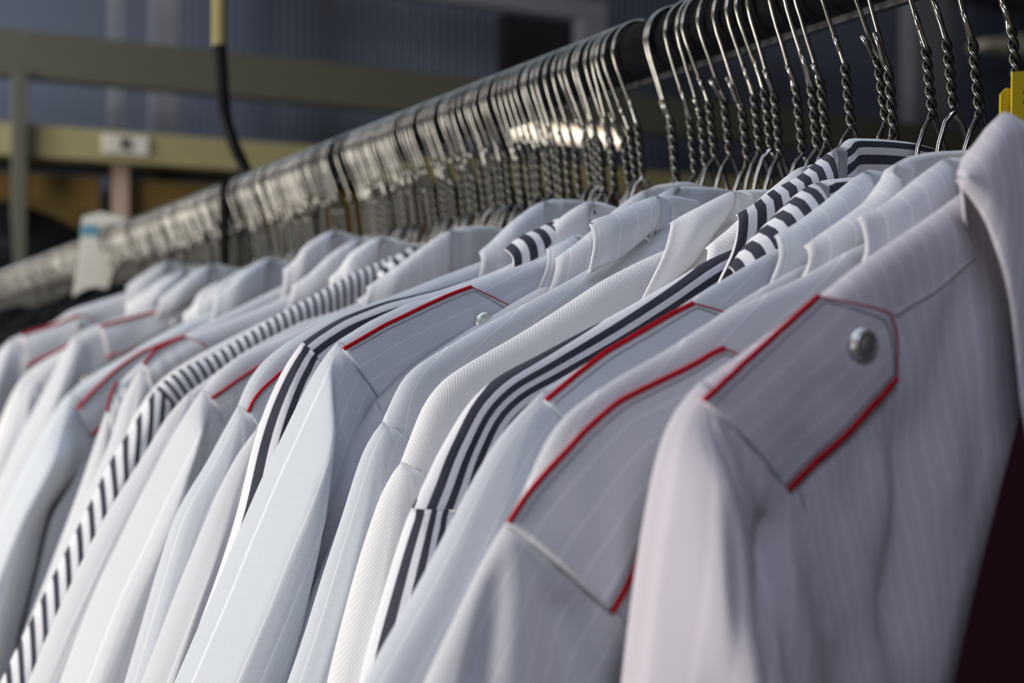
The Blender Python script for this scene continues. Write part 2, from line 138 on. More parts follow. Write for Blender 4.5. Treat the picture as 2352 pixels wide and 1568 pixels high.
def crease(p, cr):
    """displacement towards the viewer of a list of creases at the point p = (u, h)"""
    r = 0
    for poly, kind, amp, wd, _ in cr:
        best = (9, 0, 0); n = len(poly)-1; tot = 0
        for i in range(n):
            d, s, t = seg_dist(p, poly[i], poly[i+1])
            if d < best[0]: best = (d, s, (i+t)/n)
        d, s, t = best; fade = min(1, t*5 + .05)
        if kind == 'g': r += amp*fade*math.exp(-(d/wd)**2)
        else: r += amp*fade*(.5 + .5*math.tanh((d if s > 0 else -d)/wd))
    return r
# ------------------------------------------------------------------ materials
def nodes(name, rough=.6, metal=0, col=(.5, .5, .5), spec=.5):
    m = bpy.data.materials.new(name); m.use_nodes = True
    b = m.node_tree.nodes['Principled BSDF']
    b.inputs['Base Color'].default_value = (*col, 1); b.inputs['Roughness'].default_value = rough
    b.inputs['Metallic'].default_value = metal; b.inputs['Specular IOR Level'].default_value = spec
    return m, m.node_tree, b
def srgb(r, g, b):
    f = lambda c: (c/255/12.92) if c/255 <= .04045 else ((c/255+.055)/1.055)**2.4
    return (f(r), f(g), f(b))
def mth(t, op, a, b=None, c=None):
    n = t.nodes.new('ShaderNodeMath'); n.operation = op
    for i, x in enumerate((a, b, c)):
        if x is None: continue
        if isinstance(x, (int, float)): n.inputs[i].default_value = x
        else: t.links.new(x, n.inputs[i])
    return n.outputs[0]
def mixc(t, f, a, b):
    n = t.nodes.new('ShaderNodeMix'); n.data_type = 'RGBA'
    if isinstance(f, (int, float)): n.inputs[0].default_value = f
    else: t.links.new(f, n.inputs[0])
    for i, x in ((6, a), (7, b)):
        if isinstance(x, tuple): n.inputs[i].default_value = (*x, 1)
        else: t.links.new(x, n.inputs[i])
    return n.outputs[2]
def plain(name, col, rough=.6, metal=0, noise_amt=.12, scale=30, spec=.5, bump=0):
    m, t, b = nodes(name, rough, metal, col, spec)
    n = t.nodes.new('ShaderNodeTexNoise'); n.inputs['Scale'].default_value = scale; n.inputs['Detail'].default_value = 4
    tc = t.nodes.new('ShaderNodeTexCoord'); t.links.new(tc.outputs['Object'], n.inputs['Vector'])
    t.links.new(mixc(t, n.outputs[0], tuple(c*(1-noise_amt) for c in col), tuple(min(1, c*(1+noise_amt)) for c in col)), b.inputs['Base Color'])
    if bump:
        bp = t.nodes.new('ShaderNodeBump'); bp.inputs['Strength'].default_value = .4; bp.inputs['Distance'].default_value = bump
        t.links.new(n.outputs[0], bp.inputs['Height']); t.links.new(bp.outputs[0], b.inputs['Normal'])
    return m
def fabric(name, base, rib=.00066, rib_amt=.10, pin=None, pin_col=(.9, .9, .92), pin_w=.036, stripe=None, dark=None, twill=False, frac=.53):
    m, t, b = nodes(name, .9, 0, base, .08)
    b.inputs['Sheen Weight'].default_value = .03; b.inputs['Sheen Roughness'].default_value = .6
    uv = t.nodes.new('ShaderNodeUVMap'); uv.uv_map = 'fabric'
    sp = t.nodes.new('ShaderNodeSeparateXYZ'); t.links.new(uv.outputs[0], sp.inputs[0]); U, V = sp.outputs[0], sp.outputs[1]
    if twill: ribc = mth(t, 'SUBTRACT', mth(t, 'MULTIPLY', U, .75), mth(t, 'MULTIPLY', V, .65))
    else: ribc = V
    # thread irregularity
    nz = t.nodes.new('ShaderNodeTexNoise'); nz.inputs['Scale'].default_value = 420; nz.inputs['Detail'].default_value = 3
    t.links.new(uv.outputs[0], nz.inputs['Vector'])
    nb = t.nodes.new('ShaderNodeTexNoise'); nb.inputs['Scale'].default_value = 35; nb.inputs['Detail'].default_value = 4
    t.links.new(uv.outputs[0], nb.inputs['Vector'])
    s = mth(t, 'SINE', mth(t, 'MULTIPLY', ribc, 2*math.pi/rib))
    s01 = mth(t, 'MULTIPLY_ADD', s, .5, .5)
    lo = tuple(c*(1-rib_amt) for c in base); hi = tuple(min(.95, c*(1+rib_amt)) for c in base)
    c = mixc(t, s01, lo, hi)
    c = mixc(t, mth(t, 'MULTIPLY', nz.outputs[0], .25), c, tuple(x*.82 for x in base))
    if pin:
        f = mth(t, 'FRACT', mth(t, 'DIVIDE', mth(t, 'ADD', U, 1.0), pin))
        d = mth(t, 'ABSOLUTE', mth(t, 'SUBTRACT', f, .5))
        k = mth(t, 'SUBTRACT', 1.0, mth(t, 'SMOOTHSTEP' if False else 'MINIMUM', mth(t, 'DIVIDE', d, pin_w), 1.0))
        c = mixc(t, mth(t, 'MULTIPLY', k, .6), c, pin_col)
    if stripe:
        f = mth(t, 'FRACT', mth(t, 'DIVIDE', mth(t, 'ADD', U, 1.0), stripe))
        msk = mth(t, 'LESS_THAN', mth(t, 'ADD', f, mth(t, 'MULTIPLY', mth(t, 'SUBTRACT', nz.outputs[0], .5), .03)), frac)
        ck = mth(t, 'MULTIPLY', mth(t, 'SINE', mth(t, 'MULTIPLY', U, 2*math.pi/.00082)), mth(t, 'SINE', mth(t, 'MULTIPLY', V, 2*math.pi/.00082)))
        dk = mixc(t, mth(t, 'GREATER_THAN', ck, .38), dark, tuple(min(1, x*3+.02) for x in dark))
        c = mixc(t, msk, c, dk)
    c = mixc(t, mth(t, 'MULTIPLY', nb.outputs[0], .12), c, tuple(x*.7 for x in base))
    t.links.new(c, b.inputs['Base Color'])
    bp = t.nodes.new('ShaderNodeBump'); bp.inputs['Strength'].default_value = .35; bp.inputs['Distance'].default_value = .00018
    t.links.new(mth(t, 'ADD', s01, mth(t, 'MULTIPLY', nz.outputs[0], .6)), bp.inputs['Height']); t.links.new(bp.outputs[0], b.inputs['Normal'])
    return m
GREY = fabric('grey_pinstripe_cloth', srgb(196, 201, 209), pin=.0078)
GREY2 = fabric('pale_grey_cloth', srgb(202, 203, 209), rib_amt=.05, pin=.0085, pin_w=.05)
MAUVE_BOUNCE = fabric('grey_cloth_mauve_bounce', srgb(192, 187, 196), rib_amt=.04, pin=.0062, pin_w=.16, pin_col=srgb(214, 206, 216))  # mauve cast is reflected red light put into the cloth colour
WHITE = fabric('white_twill_cloth', srgb(222, 222, 224), rib=.00100, rib_amt=.06, twill=True)
NAVY = fabric('navy_striped_cloth', srgb(226, 226, 232), rib_amt=.02, stripe=.0073, dark=srgb(24, 27, 42))
FINE = fabric('narrow_striped_cloth', srgb(222, 222, 228), rib_amt=.02, stripe=.0076, frac=.44, dark=srgb(24, 27, 42))
BLACKC = fabric('black_cloth', srgb(24, 25, 30), rib_amt=.1)
MAROON = fabric('maroon_cloth', srgb(54, 22, 32), rib_amt=.1)
RED = fabric('red_piping_cord', srgb(176, 14, 30), rib=.0009, rib_amt=.12)
THREAD = plain('grey_thread', srgb(120, 124, 136), .9)
STEEL = plain('galvanised_wire', (.29, .28, .26), .24, 1, .25, 160)
TWIST = plain('shade_darkened_twisted_wire', (.115, .11, .10), .30, 1, .3, 160)  # steel darkened to stand in for shade among the packed necks
PEWTER = plain('pewter_button', (.62, .62, .60), .42, 1, .2, 300)
BLACKP = plain('black_gloss_paint', (.004, .004, .005), .36, 0, .2, 60, spec=.12)
# ------------------------------------------------------------------ room
def structure(o): o['kind'] = 'structure'; return o
wallm, t, b = nodes('blue_ribbed_panel', .55, 0, srgb(128, 138, 160))
tc = t.nodes.new('ShaderNodeTexCoord'); sp = t.nodes.new('ShaderNodeSeparateXYZ'); t.links.new(tc.outputs['Object'], sp.inputs[0])
s01 = mth(t, 'MULTIPLY_ADD', mth(t, 'SINE', mth(t, 'MULTIPLY', sp.outputs[0], 2*math.pi/.03)), .5, .5)
t.links.new(mixc(t, s01, srgb(124, 134, 156), srgb(132, 142, 164)), b.inputs['Base Color'])
bp = t.nodes.new('ShaderNodeBump'); bp.inputs['Distance'].default_value = .003; t.links.new(s01, bp.inputs['Height']); t.links.new(bp.outputs[0], b.inputs['Normal'])
grey_wall = plain('grey_plaster', srgb(120, 122, 126), .9)
floor_m = plain('grey_concrete', srgb(96, 95, 92), .7, 0, .2, 6)
X0, X1, Y0, Y1, ZT = -3.6, 4.6, -2.4, 4.6, 3.0
structure(box('floor', X0, X1, Y0, Y1, -.1, 0, floor_m, bevel=0))
structure(box('ceiling', X0, X1, Y0, Y1, ZT, ZT+.1, grey_wall, bevel=0))
structure(box('wall_back', X0, X1, Y1, Y1+.1, 0, ZT, wallm, bevel=0))
structure(box('wall_front', X0, X1, Y0-.1, Y0, 0, ZT, grey_wall, bevel=0))
structure(box('wall_left', X0-.1, X0, Y0, Y1, 0, ZT, grey_wall, bevel=0))
structure(box('wall_right', X1, X1+.1, Y0, Y1, 0, ZT, plain('navy_wall_paint', srgb(40, 41, 54), .8), bevel=0))
# ------------------------------------------------------------------ rail
ZR = 1.592; RR = .0160
rail = thing('clothes_rail', (0, 1.4, ZR), 'long black tubular clothes rail carrying all the wire hangers', 'clothes rail')
n = 40; ring = []
v, f = tube([(0, -.75 + 4.2*i/40, ZR) for i in range(41)], RR, 32)
mesh('tube', v, f, BLACKP, rail)
lip = box('lower_lip', -.0025, .0025, -.75, 3.45, ZR-RR-.003, ZR-RR+.002, plain('dark_steel', (.10, .10, .11), .35, .8), rail, .001)
CREAM = plain('cream_enamel', srgb(158, 148, 102), .5)
sup = thing('rail_support', (0, 1.40, ZR), 'bent black support arm on a cream rod holding the clothes rail', 'rail support')
v, f = tube([(-.0255, 1.40, 3.0), (-.0255, 1.40, 1.741)], .0078, 14); mesh('cream_rod', v, f, CREAM, sup)
pa = [(-.0250, 1.4, 1.745), (-.0235, 1.4, 1.7318), (-.0216, 1.4, 1.699), (-.0197, 1.4, 1.6727), (-.0156, 1.4, 1.6555), (-.0088, 1.4, 1.6383), (-.0006, 1.4, 1.6234), (.006, 1.4, 1.604)]
v, f = tube(resample(pa, 36), .0060, 12); mesh('curved_arm', v, f, BLACKP, sup)
v, f = boxv(-.0225, -.0165, 1.392, 1.408, 1.515, 1.605); mesh('hook_plate', v, f, BLACKP, sup, smooth=False)
# ------------------------------------------------------------------ wire hangers
WR = .00118
def hanger_mesh(seed, fit=False):
    rnd = random.Random(seed); q = rnd.uniform
    R = .0192; zc = RR + WR + .0001 - R; tt = -.0415 + q(-.005, .004); tb = tt - .0295; x0 = -.0035
    P = []
    a0 = -.35 + q(-.3, .3)
    for i in range(25):
        a = a0 + (math.pi*1.0 - a0)*i/24; P.append((R*math.cos(a), 0, zc + R*math.sin(a)))
    # straight shank to the twist
    for i in range(1, 7):
        s = i/7; P.append((-R + (x0+R)*s**1.0, q(-.0002, .0002), zc - .002 + (tt+.002-zc)*s))
    turns = 2.6 + q(-.15, .2); ph = q(0, 6.28); N = 52; A = []; B = []
    for i in range(N):
        s = i/(N-1); z = tt + (tb-tt)*s; cx = x0*(1-s) + .0005*s; an = ph + turns*2*math.pi*s
        A.append((cx + WR*1.08*math.cos(an), WR*1.08*math.sin(an), z)); B.append((cx - WR*1.08*math.cos(an), -WR*1.08*math.sin(an), z))
    # the shank joins wire A; wire B ends in a short cut tail beside the shank
    L = .010 + q(-.003, .005); bx, by, bz = B[0]
    tail = [(bx - .0072 - q(0, .0015), by - .0012, bz + L), (bx - .0047, by - .001, bz + L*.6), (bx - .0018, by, bz + L*.22)]
    w1 = P + A; w2 = tail + B
    ax = w1[-1]; bx = w2[-1]
    sA = -1 if ax[0] < bx[0] else 1
    def leg(s):
        arm = [(s*.0045, 0, tb-.005), (s*.0082, 0, tb-.010), (s*.0092, 0, tb-.016), (s*.0095, 0, tb-.023)]
        if fit: arm += [(s*.0125, 0, -.118), (s*.030, 0, -.122), (s*.060, 0, -.126), (s*.100, 0, -.137), (s*.150, 0, -.166), (s*.178, 0, -.186)]
        else: arm += [(s*.0125, 0, tb-.032), (s*.030, 0, tb-.046), (s*.060, 0, tb-.070), (s*.100, 0, tb-.105), (s*.150, 0, tb-.150), (s*.170, 0, tb-.168)]
        return resample(arm, 26)
    l1, l2 = leg(sA), leg(-sA)
    # the bottom bar closes the triangle
    e1, e2 = l1[-1], l2[-1]
    bar = [e1, (e1[0]*1.01, 0, e1[2]-.006), (e1[0]*1.01, 0, e1[2]-.011)] + [(e1[0]*(1-2*i/8)*.98, 0, e1[2]-.012) for i in range(9)] + [(e2[0]*1.01, 0, e2[2]-.011), (e2[0]*1.03, 0, e2[2]-.006), e2]
    V, F = join(tube(w1+l1, WR, 8), tube(w2+l2, WR, 8), tube(resample(bar, 30, False), WR, 6))
    zt, zb = tt + .001, tb - .002
    me = bpy.data.meshes.new('wire_hanger'); me.from_pydata([tuple(v) for v in V], [], F); me.update()
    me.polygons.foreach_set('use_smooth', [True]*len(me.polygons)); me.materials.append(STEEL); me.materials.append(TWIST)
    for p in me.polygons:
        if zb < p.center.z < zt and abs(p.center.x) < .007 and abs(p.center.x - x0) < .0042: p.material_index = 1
    return me
HM = [hanger_mesh(s) for s in range(9)]; HF = [hanger_mesh(s, True) for s in range(9)]
SHIRT_Y = sorted([d['y'] for d in TRACE.values()] + [.462, .507, .556, .580, .625, .728, .765, .920, 1.06, 1.11, 1.23, 1.29, 1.43, 1.485])
rh = random.Random(4)
def y_at(px, z, x=0.0):                 # rail position whose point at height z stands in that image column
    lo, hi = .05, 8
    for _ in range(50):
        m_ = (lo+hi)/2; dx = x+.428; 
        fx = math.sin(PSI)*dx + math.cos(PSI)*m_; rx = math.cos(PSI)*dx - math.sin(PSI)*m_
        if 1176+3267*rx/fx > px: lo = m_
        else: hi = m_
    return lo
near = [2342, 2241, 2188, 2143, 2089, 2022, 1987, 1910, 1881, 1846, 1795, 1769, 1753, 1718, 1693, 1642, 1622, 1598, 1563, 1518, 1486, 1454, 1438]
ys = [.322, .354, .374] + [y_at(p, 1.53) for p in near]
words = ['first', 'second', 'third', 'fourth', 'fifth', 'sixth', 'seventh', 'eighth', 'ninth', 'tenth', 'eleventh', 'twelfth', 'thirteenth', 'fourteenth', 'fifteenth',
         'sixteenth', 'seventeenth', 'eighteenth', 'nineteenth', 'twentieth', 'twenty-first', 'twenty-second', 'twenty-third']
y = ys[-1]
while y < 3.3:
    if y < .90: y += rh.uniform(.0062, .0096)
    else: y += rh.uniform(.0046, .0074) if rh.random() < .80 else rh.uniform(.012, .018)
    if 1.09 < y < 1.10 or abs(y-1.40) < .009: y += .012
    ys.append(y)
own = set()
for s in SHIRT_Y:                        # every shirt hangs on the hanger nearest to it
    k = min((i for i in range(len(ys)) if i not in own), key=lambda i: abs(ys[i]-s)); own.add(k); ys[k] = s
for i, y in enumerate(ys):
    v_ = (i*5 + 2) % 9 if i < 26 else rh.randrange(9)
    o = bpy.data.objects.new('wire_hanger', (HF if i in own else HM)[v_]); C.objects.link(o)
    o.location = (0, y, ZR); g = .35 if i in own else 1
    o.rotation_euler = (rh.gauss(0, .010)*g, rh.gauss(0, .018)*g, rh.gauss(0, .05)*g)
    if i < 3: tag(o, 'wire hanger under the mauve-tinted and palest front shirts, beyond the right frame edge', 'hanger', 'wire hangers at the right frame edge')
    elif i < 26: tag(o, 'sharp twisted-neck wire hanger, %s from the right frame edge' % words[i-3], 'hanger', 'sharp wire hangers at the near end')
    elif y < 1.40: tag(o, 'packed wire hanger between the curved black support arm and the sharp near hangers', 'hanger', 'packed wire hangers on the middle of the rail')
    else: tag(o, 'blurred wire hanger packed on the far rail beyond the curved support arm', 'hanger', 'blurred wire hangers at the far end')
# ------------------------------------------------------------------ shirts
def rnd01(d, r0): 
    x = min(1, max(0, d/r0)); return math.sqrt(max(0, 1-(1-x)**2))
def ext_down(P, zend, drift=.0):
    P = list(P); u, h = P[-1]
    a, b = P[-2], P[-1]; sl = (b[0]-a[0])/max(.004, (a[1]-b[1])); sl = max(-.25, min(.45, sl))
    k = 0
    while h > zend:
        st = min(.05, h-zend+1e-4); u += sl*st; h -= st; sl *= .78; P.append((u, h))
    return P
def nz3(a, b, c): return noise.noise(Vector((a, b, c)))
def rot_uv(x, y, a): return (x*math.cos(a)-y*math.sin(a), x*math.sin(a)+y*math.cos(a))
def make_shirt(key, d, mat, label, name='shirt', group=None, T=.0055, fold=.0022, body_rot=0, sleeve_rot=0, collar_rot=0, col_mat=None, epaulet=True, piping=RED, button=True,
               bulge=.007, lod=1.0, bend=.03, ep_rot=0, TS=.010, rr=.024, tip_piping=True, pr=.00088, rec=.014, seam_ridge=True, uvs=1.0, uvo=0.0, sleeve_mat=None, ribs=3):
    y = d['y']; sd = sum(map(ord, key))*.37
    root = thing(name, (0, y, 1.47), label, 'shirt', group)
    ridge0 = list(d['ridge']); 
    neck = (.052, ridge0[0][1] + min(.022, (ridge0[0][0]-.052)*.42)) if ridge0[0][0] > .055 else (ridge0[0][0]-.004, ridge0[0][1]+.001)
    NR = int(46*lod); NV = int(42*lod)
    R = resample([neck] + ridge0, NR)
    ZB = 1.06
    seamP = resample(ext_down(d['seam'], ZB), NV*3)
    Ls = arclen(seamP)
    cb = [c for c in d.get('cr', []) if c[4] == 'body']; cs = [c for c in d.get('cr', []) if c[4] == 'sleeve']
    LV = .40
    def seam_at(v):
        v = min(v, Ls[-1])
        lo = 0
        for i in range(len(Ls)-1):
            if Ls[i+1] >= v: lo = i; break
        t = (v-Ls[lo])/max(1e-9, Ls[lo+1]-Ls[lo]); return tuple(a+(b-a)*t for a, b in zip(seamP[lo], seamP[lo+1]))
    tip = R[-1]; LR = arclen(R)
    vs = [LV*(i/(NV-1))**2.2 for i in range(NV)]
    rows = [-v for v in reversed(vs[1:])] + vs
    def body_pt(i, v):
        s = i/(NR-1); wgt = s**2.2; a = abs(v)
        q = seam_at(a); p = R[i]
        return (p[0] + wgt*(q[0]-tip[0]), p[1] + wgt*(q[1]-tip[1]) - (1-wgt)*a)
    def off(p, v, sgn):
        a = abs(v)
        o = T*rnd01(a, .010) + bend*min(a, .16)
        if sgn < 0: return .8*(T*rnd01(a, .010) + .5*bend*min(a, .12))
        f = min(1, a/.03)
        n_ = fold*(nz3(p[0]*22+sd, p[1]*9, sd) + .5*nz3(p[0]*50, p[1]*26+sd, sd) + .6*nz3(p[0]*60+p[1]*25, p[1]*6, sd+3))*f
        return o + n_ + (crease(p, cb)*f if cb else 0)
    V = []; UV = []; F = []; front = []
    nrow = len(rows)
    def add_half(mirror):
        base = len(V)
        for i in range(NR):
            for v in rows:
                p = body_pt(i, v); s = 1 if v >= 0 else -1
                o = off(p, v, s)
                # at the neck the sheet sinks so that the collar can stand on it
                yy = y - o if s > 0 else y + o
                V.append((p[0] if mirror else -p[0], yy, p[1])); UV.append(rot_uv(v*uvs + uvo, LR[i]*uvs, body_rot))
                if not mirror and s > 0: front.append((p[0], p[1], yy))
        for q in grid_faces(NR, nrow, False, base): F.append(q if not mirror else q[::-1])
    add_half(False); b0 = len(V); add_half(True)
    # bridge across the chest below the neck opening, front and back
    for r_ in range(nrow-1):
        v = rows[r_]
        if v > .045 or v < -.018: F.append((r_, b0+r_, b0+r_+1, r_+1) if True else ())
    mesh('body', V, F, mat, root, UV)
    kd = kdtree.KDTree(len(front))
    for i, (a, b, c) in enumerate(front): kd.insert((a, b, 0), i)
    kd.balance()
    def yfront(u, h):
        ws = 0; s = 0
        for c_, i, dd in kd.find_n((u, h, 0), 4):
            w_ = 1/(dd+1e-4)**2; ws += w_; s += w_*front[i][2]
        return s/ws
    # ---- sleeve: loft from the outer edge to the armhole seam
    NK = int(64*lod); NJ = int(36*lod)
    O = resample(ext_down(d['outer'], ZB+.02), NK); I = resample(ext_down(d['seam'], ZB+.02), NK)
    def sleeve(mirror):
        V = []; UV = []; cols = NJ*2-1
        LO = arclen(O); LI = arclen(I)
        for k in range(NK):
            o_, i_ = O[k], I[k]; W = math.dist(o_, i_)
            g = min(1, k/(NK*.22))
            for c in range(cols):
                bk = c < NJ-1
                j = (NJ-1-c)/(NJ-1) if bk else (c-(NJ-1))/(NJ-1)
                jj = j**1.7 if j < 1 else 1
                p = (o_[0]+(i_[0]-o_[0])*jj, o_[1]+(i_[1]-o_[1])*jj); dd = W*jj
                prof = (T + (TS-T)*g)*rnd01(dd, .012 + (rr-.012)*g)
                sr = max(0, (jj-.30)/.70); rc = rec*min(1, max(0, k/NK-.05)/.30)*sr*sr*(3-2*sr)
                if bk: oo = -.8*prof - .002*g*math.sin(math.pi*jj) - rc
                else:
                    oo = prof + bend*min(min(dd, LI[k]), .16)*.8 + bulge*g*math.sin(math.pi*min(1, jj**.75))
                    oo += fold*1.1*g*(nz3(jj*ribs*2+sd, LO[k]*5, sd+7)*1.3 + .5*nz3(jj*ribs*5, LO[k]*9+sd, sd))*min(1, dd/.012)
                    if cs: oo += crease(p, cs)*min(1, dd/.010)*min(1, k/4)
                    oo -= rc
                    if jj > .6:           # turn in to the seam
                        q = (jj-.6)/.4; q = q*q*(3-2*q); bo = y - yfront(p[0], p[1]) + .0010
                        q *= 1 - min(1, max(0, k/NK-.10)/.30)*(1 if rec else 0)
                        oo = oo*(1-q) + bo*q
                    # puckers beside the seam
                    e = math.exp(-((1-jj)*W/.008)**2); oo += .0007*e*math.sin(LI[k]*2*math.pi/.011 + sd)*(1 if LI[k] > .01 else 0)
                V.append((p[0] if mirror else -p[0], y-oo, p[1])); UV.append(rot_uv((dd if not bk else -dd)*uvs + uvo, LO[k]*uvs, sleeve_rot))
        F = grid_faces(NK, cols)
        if mirror: F = [q[::-1] for q in F]
        mesh('sleeve', V, F, sleeve_mat or mat, root, UV)
    sleeve(False); sleeve(True)
    # ---- sewn seams
    def cord(nm, P, r_, m__, lift):
        v, f = tube([(-p[0], yfront(*p) - lift, p[1]) for p in P], r_, 6)
        mesh(nm, v, f, m__, root, [(q.x, q.z) for q in v])
    if seam_ridge: cord('armhole_seam', [p for p in resample(d['seam'], 60)][4:], .0003, sleeve_mat or mat, .0005)
    if d.get('yoke'): cord('yoke_seam', resample(d['yoke'], 40), .0006, mat, .0004)
    # ---- collar
    cd = d.get('col') or gen_collar(R, y)
    NC = int(40*lod)
    Fo = resample(cd['fold'], NC); Le = resample(cd['leaf'], NC)
    prof = 18; V = []; UV = []; Lf = arclen([q[:2] for q in Fo])
    def dyr(q): return y + q[2]
    iap = next((i for i in range(NC) if Fo[i][2] >= 0), NC)
    Le = [q if i < iap else (Fo[i][0], Fo[i][1] - .030, Fo[i][2] + .006) for i, q in enumerate(Le)]
    Le = [Le[i] if i in (0, NC-1) else tuple((a+2*b+c)/4 for a, b, c in zip(Le[i-1], Le[i], Le[i+1])) for i in range(NC)]
    for i in range(NC):
        a = Vector((-Fo[i][0], dyr(Fo[i]), Fo[i][1])); l = Vector((-Le[i][0], dyr(Le[i]), Le[i][1]))
        down = l-a; LL = down.length; dn = down.normalized()
        T_ = (Vector((-Fo[min(i+1, NC-1)][0], dyr(Fo[min(i+1, NC-1)]), Fo[min(i+1, NC-1)][1])) - Vector((-Fo[max(i-1, 0)][0], dyr(Fo[max(i-1, 0)]), Fo[max(i-1, 0)][1]))).normalized()
        ph_ = math.pi*min(1, max(0, (i-iap+2.5)/5)) if iap < NC else 0
        out = Vector((-math.sin(ph_), -math.cos(ph_), 0))
        en = min(1, i/(NC*.16)); en = en*en*(3-2*en); r_ = .0004 + .0028*en
        row = []
        for k in range(12):               # leaf from hanging edge up to the fold
            s = 1-k/11; bul = .0035*math.sin(math.pi*s) + .0012*nz3(i*.16+sd, s*2, sd)
            row.append((a + dn*(LL*s) + out*(bul + r_*rnd01(LL*s, r_)), LL*s))
        for k in range(1, 7):             # over the fold and down the stand inside
            s = k/6; st = min(.036, LL*.9)*en
            row.append((a + Vector((0, 0, -1))*(st*s**1.5) - out*(r_*rnd01(st*s, r_)*1.4), -st*s))
        for p, dist_ in row: V.append(tuple(p)); UV.append(rot_uv(Lf[i]*.8, dist_, collar_rot) if i < iap else (dist_, Lf[i]))
    o = mesh('collar', V, grid_faces(NC, prof), col_mat or mat, root, UV)
    m_ = o.modifiers.new('thickness', 'SOLIDIFY'); m_.thickness = .0013; m_.offset = 0
    # ---- epaulet
    if epaulet and d.get('ep'):
        e = d['ep']; NE = int(46*lod); NW = int(16*lod)
        up = resample(e['up'], NE); lo = resample(e['lo'], NE)
        tipP = e['tip']; tipm = resample(tipP, NW, False)
        V = []; UV = []; L = arclen(up); rowsE = []
        for i in range(NE):
            row = []
            s = i/(NE-1); tw = max(0, (s-.72)/.28)**2
            for j in range(NW):
                t_ = j/(NW-1); p = (up[i][0]+(lo[i][0]-up[i][0])*t_, up[i][1]+(lo[i][1]-up[i][1])*t_)
                if tw: 
                    lin = (up[-1][0]+(lo[-1][0]-up[-1][0])*t_, up[-1][1]+(lo[-1][1]-up[-1][1])*t_)
                    p = (p[0]+(tipm[j][0]-lin[0])*tw, p[1]+(tipm[j][1]-lin[1])*tw)
                pad = .0022 + .0012*math.sin(math.pi*t_) + (fold*.6*nz3(s*6+sd, t_*3, sd) + .0012*nz3(s*14, t_*7, sd+1))*math.sin(math.pi*min(1, t_*1.0))
                # stitched hem channel
                ed = min(t_, 1-t_)*math.dist(up[i], lo[i]); ed = min(ed, (1-s)*L[-1])
                pad -= .0007*math.exp(-((ed-.0035)/.0011)**2)
                pad += .0010*math.exp(-((ed-.0065)/.0035)**2)*math.sin(L[i]*2*math.pi/.0085 + t_*3 + sd)
                row.append((-p[0], yfront(*p) - pad, p[1])); 
                UV.append(rot_uv(t_*math.dist(up[i], lo[i]), L[i], ep_rot))
            rowsE.append(row)
        for _ in range(14):
            ny = [[r[1] for r in row] for row in rowsE]
            for i in range(NE):
                for j in range(NW):
                    a_ = ny[max(0, i-1)][j] + ny[min(NE-1, i+1)][j] + ny[i][max(0, j-1)] + ny[i][min(NW-1, j+1)]
                    q_ = rowsE[i][j]; rowsE[i][j] = (q_[0], .5*q_[1] + .125*a_, q_[2])
        for row in rowsE: V += row
        F = grid_faces(NE, NW)
        eo = mesh('epaulet', V, F, mat, root, UV)
        m_ = eo.modifiers.new('thickness', 'SOLIDIFY'); m_.thickness = .0016; m_.offset = -1
        if piping:
            edge1 = [Vector(r[0]) for r in rowsE]; edge2 = [Vector(r[-1]) for r in rowsE]; edget = [Vector(q) for q in rowsE[-1]]
            for ed, rr in (((edge1, pr), (edge2, pr), (edget, pr*.3)) if tip_piping else ((edge1, pr),)):
                v, f = tube([p + Vector((0, -.0003, 0)) for p in ed], rr, 8)
                mesh('piping', v, f, piping, eo, [(q.x*1.0, q.z+q.x) for q in v])
        # stitching row along the hem
        if lod >= 1:
            P_ = [rowsE[i][1] for i in range(1, NE-2)] + [rowsE[NE-2][j] for j in range(1, NW-1)] + [rowsE[i][NW-2] for i in range(NE-3, 0, -1)]
            P_ = resample(P_, 300, False)
            v, f = tube([Vector(p) + Vector((0, -.0005, 0)) for p in P_], [(.00024 if (i % 3) else .00006) for i in range(300)], 5)
            mesh('stitching', v, f, THREAD, eo)
        if button and e.get('button'):
            bu = e['button']; c = Vector((-bu[0], yfront(*bu)-.0045, bu[1])); V = []; nA = 40
            pr = [(0, -.0024), (.0012, -.0024), (.0023, -.0022), (.0029, -.0019), (.0031, -.0020), (.0038, -.0020), (.0043, -.0015), (.0047, -.0006), (.0048, 0), (.0046, .0009), (.0030, .0012), (.0012, .0014), (.0012, .0035)]
            for (r_, yy) in pr:
                for k in range(nA):
                    a = 2*math.pi*k/nA; bump_ = -.00022*(k % 3 == 0) if .0030 < r_ < .0044 and yy < -.001 else 0
                    V.append(c + Vector((r_*math.cos(a), yy+bump_, r_*math.sin(a))))
            mesh('button', V, grid_faces(len(pr), nA, True), PEWTER, eo)['label'] = 'round pewter button with a notched rim'
    return root
def gen_collar(R, y):
    u0, h0 = R[0]; q = random.Random(int(y*1000)).uniform
    a = q(-.008, .008); k = q(-.006, .004); e = q(-.012, .012); z = q(-.006, .006)
    fold = [(.098+e, h0-.010+k-e*.4, -.010), (.086+e*.7, h0-.001+k-e*.3, -.010), (.074+a, h0+.010+k, -.009), (.060+a, h0+.019+k, -.006), (.046+a, h0+.025+k, 0), (.020, h0+.024+k+z, .007), (-.02, h0+.022+k, .011)]
    leaf = [(.104+e*1.3, h0-.034-e*.6, -.011), (.092+e, h0-.032, -.012), (.080+a, h0-.024, -.012), (.066+a, h0-.016, -.010), (.050+a, h0-.010, -.006), (.022, h0-.005, .000), (-.02, h0-.004, .004)]
    return {'fold': fold, 'leaf': leaf}
T_ = TRACE
R90 = math.pi/2
make_shirt('S1', T_['S1'], MAUVE_BOUNCE, 'grey shirt with painted mauve cast nearest the camera, red-piped epaulet with a pewter button', T=.007, fold=.0046, body_rot=R90, sleeve_rot=0, bend=.04, rec=0, TS=.018, rr=.040)
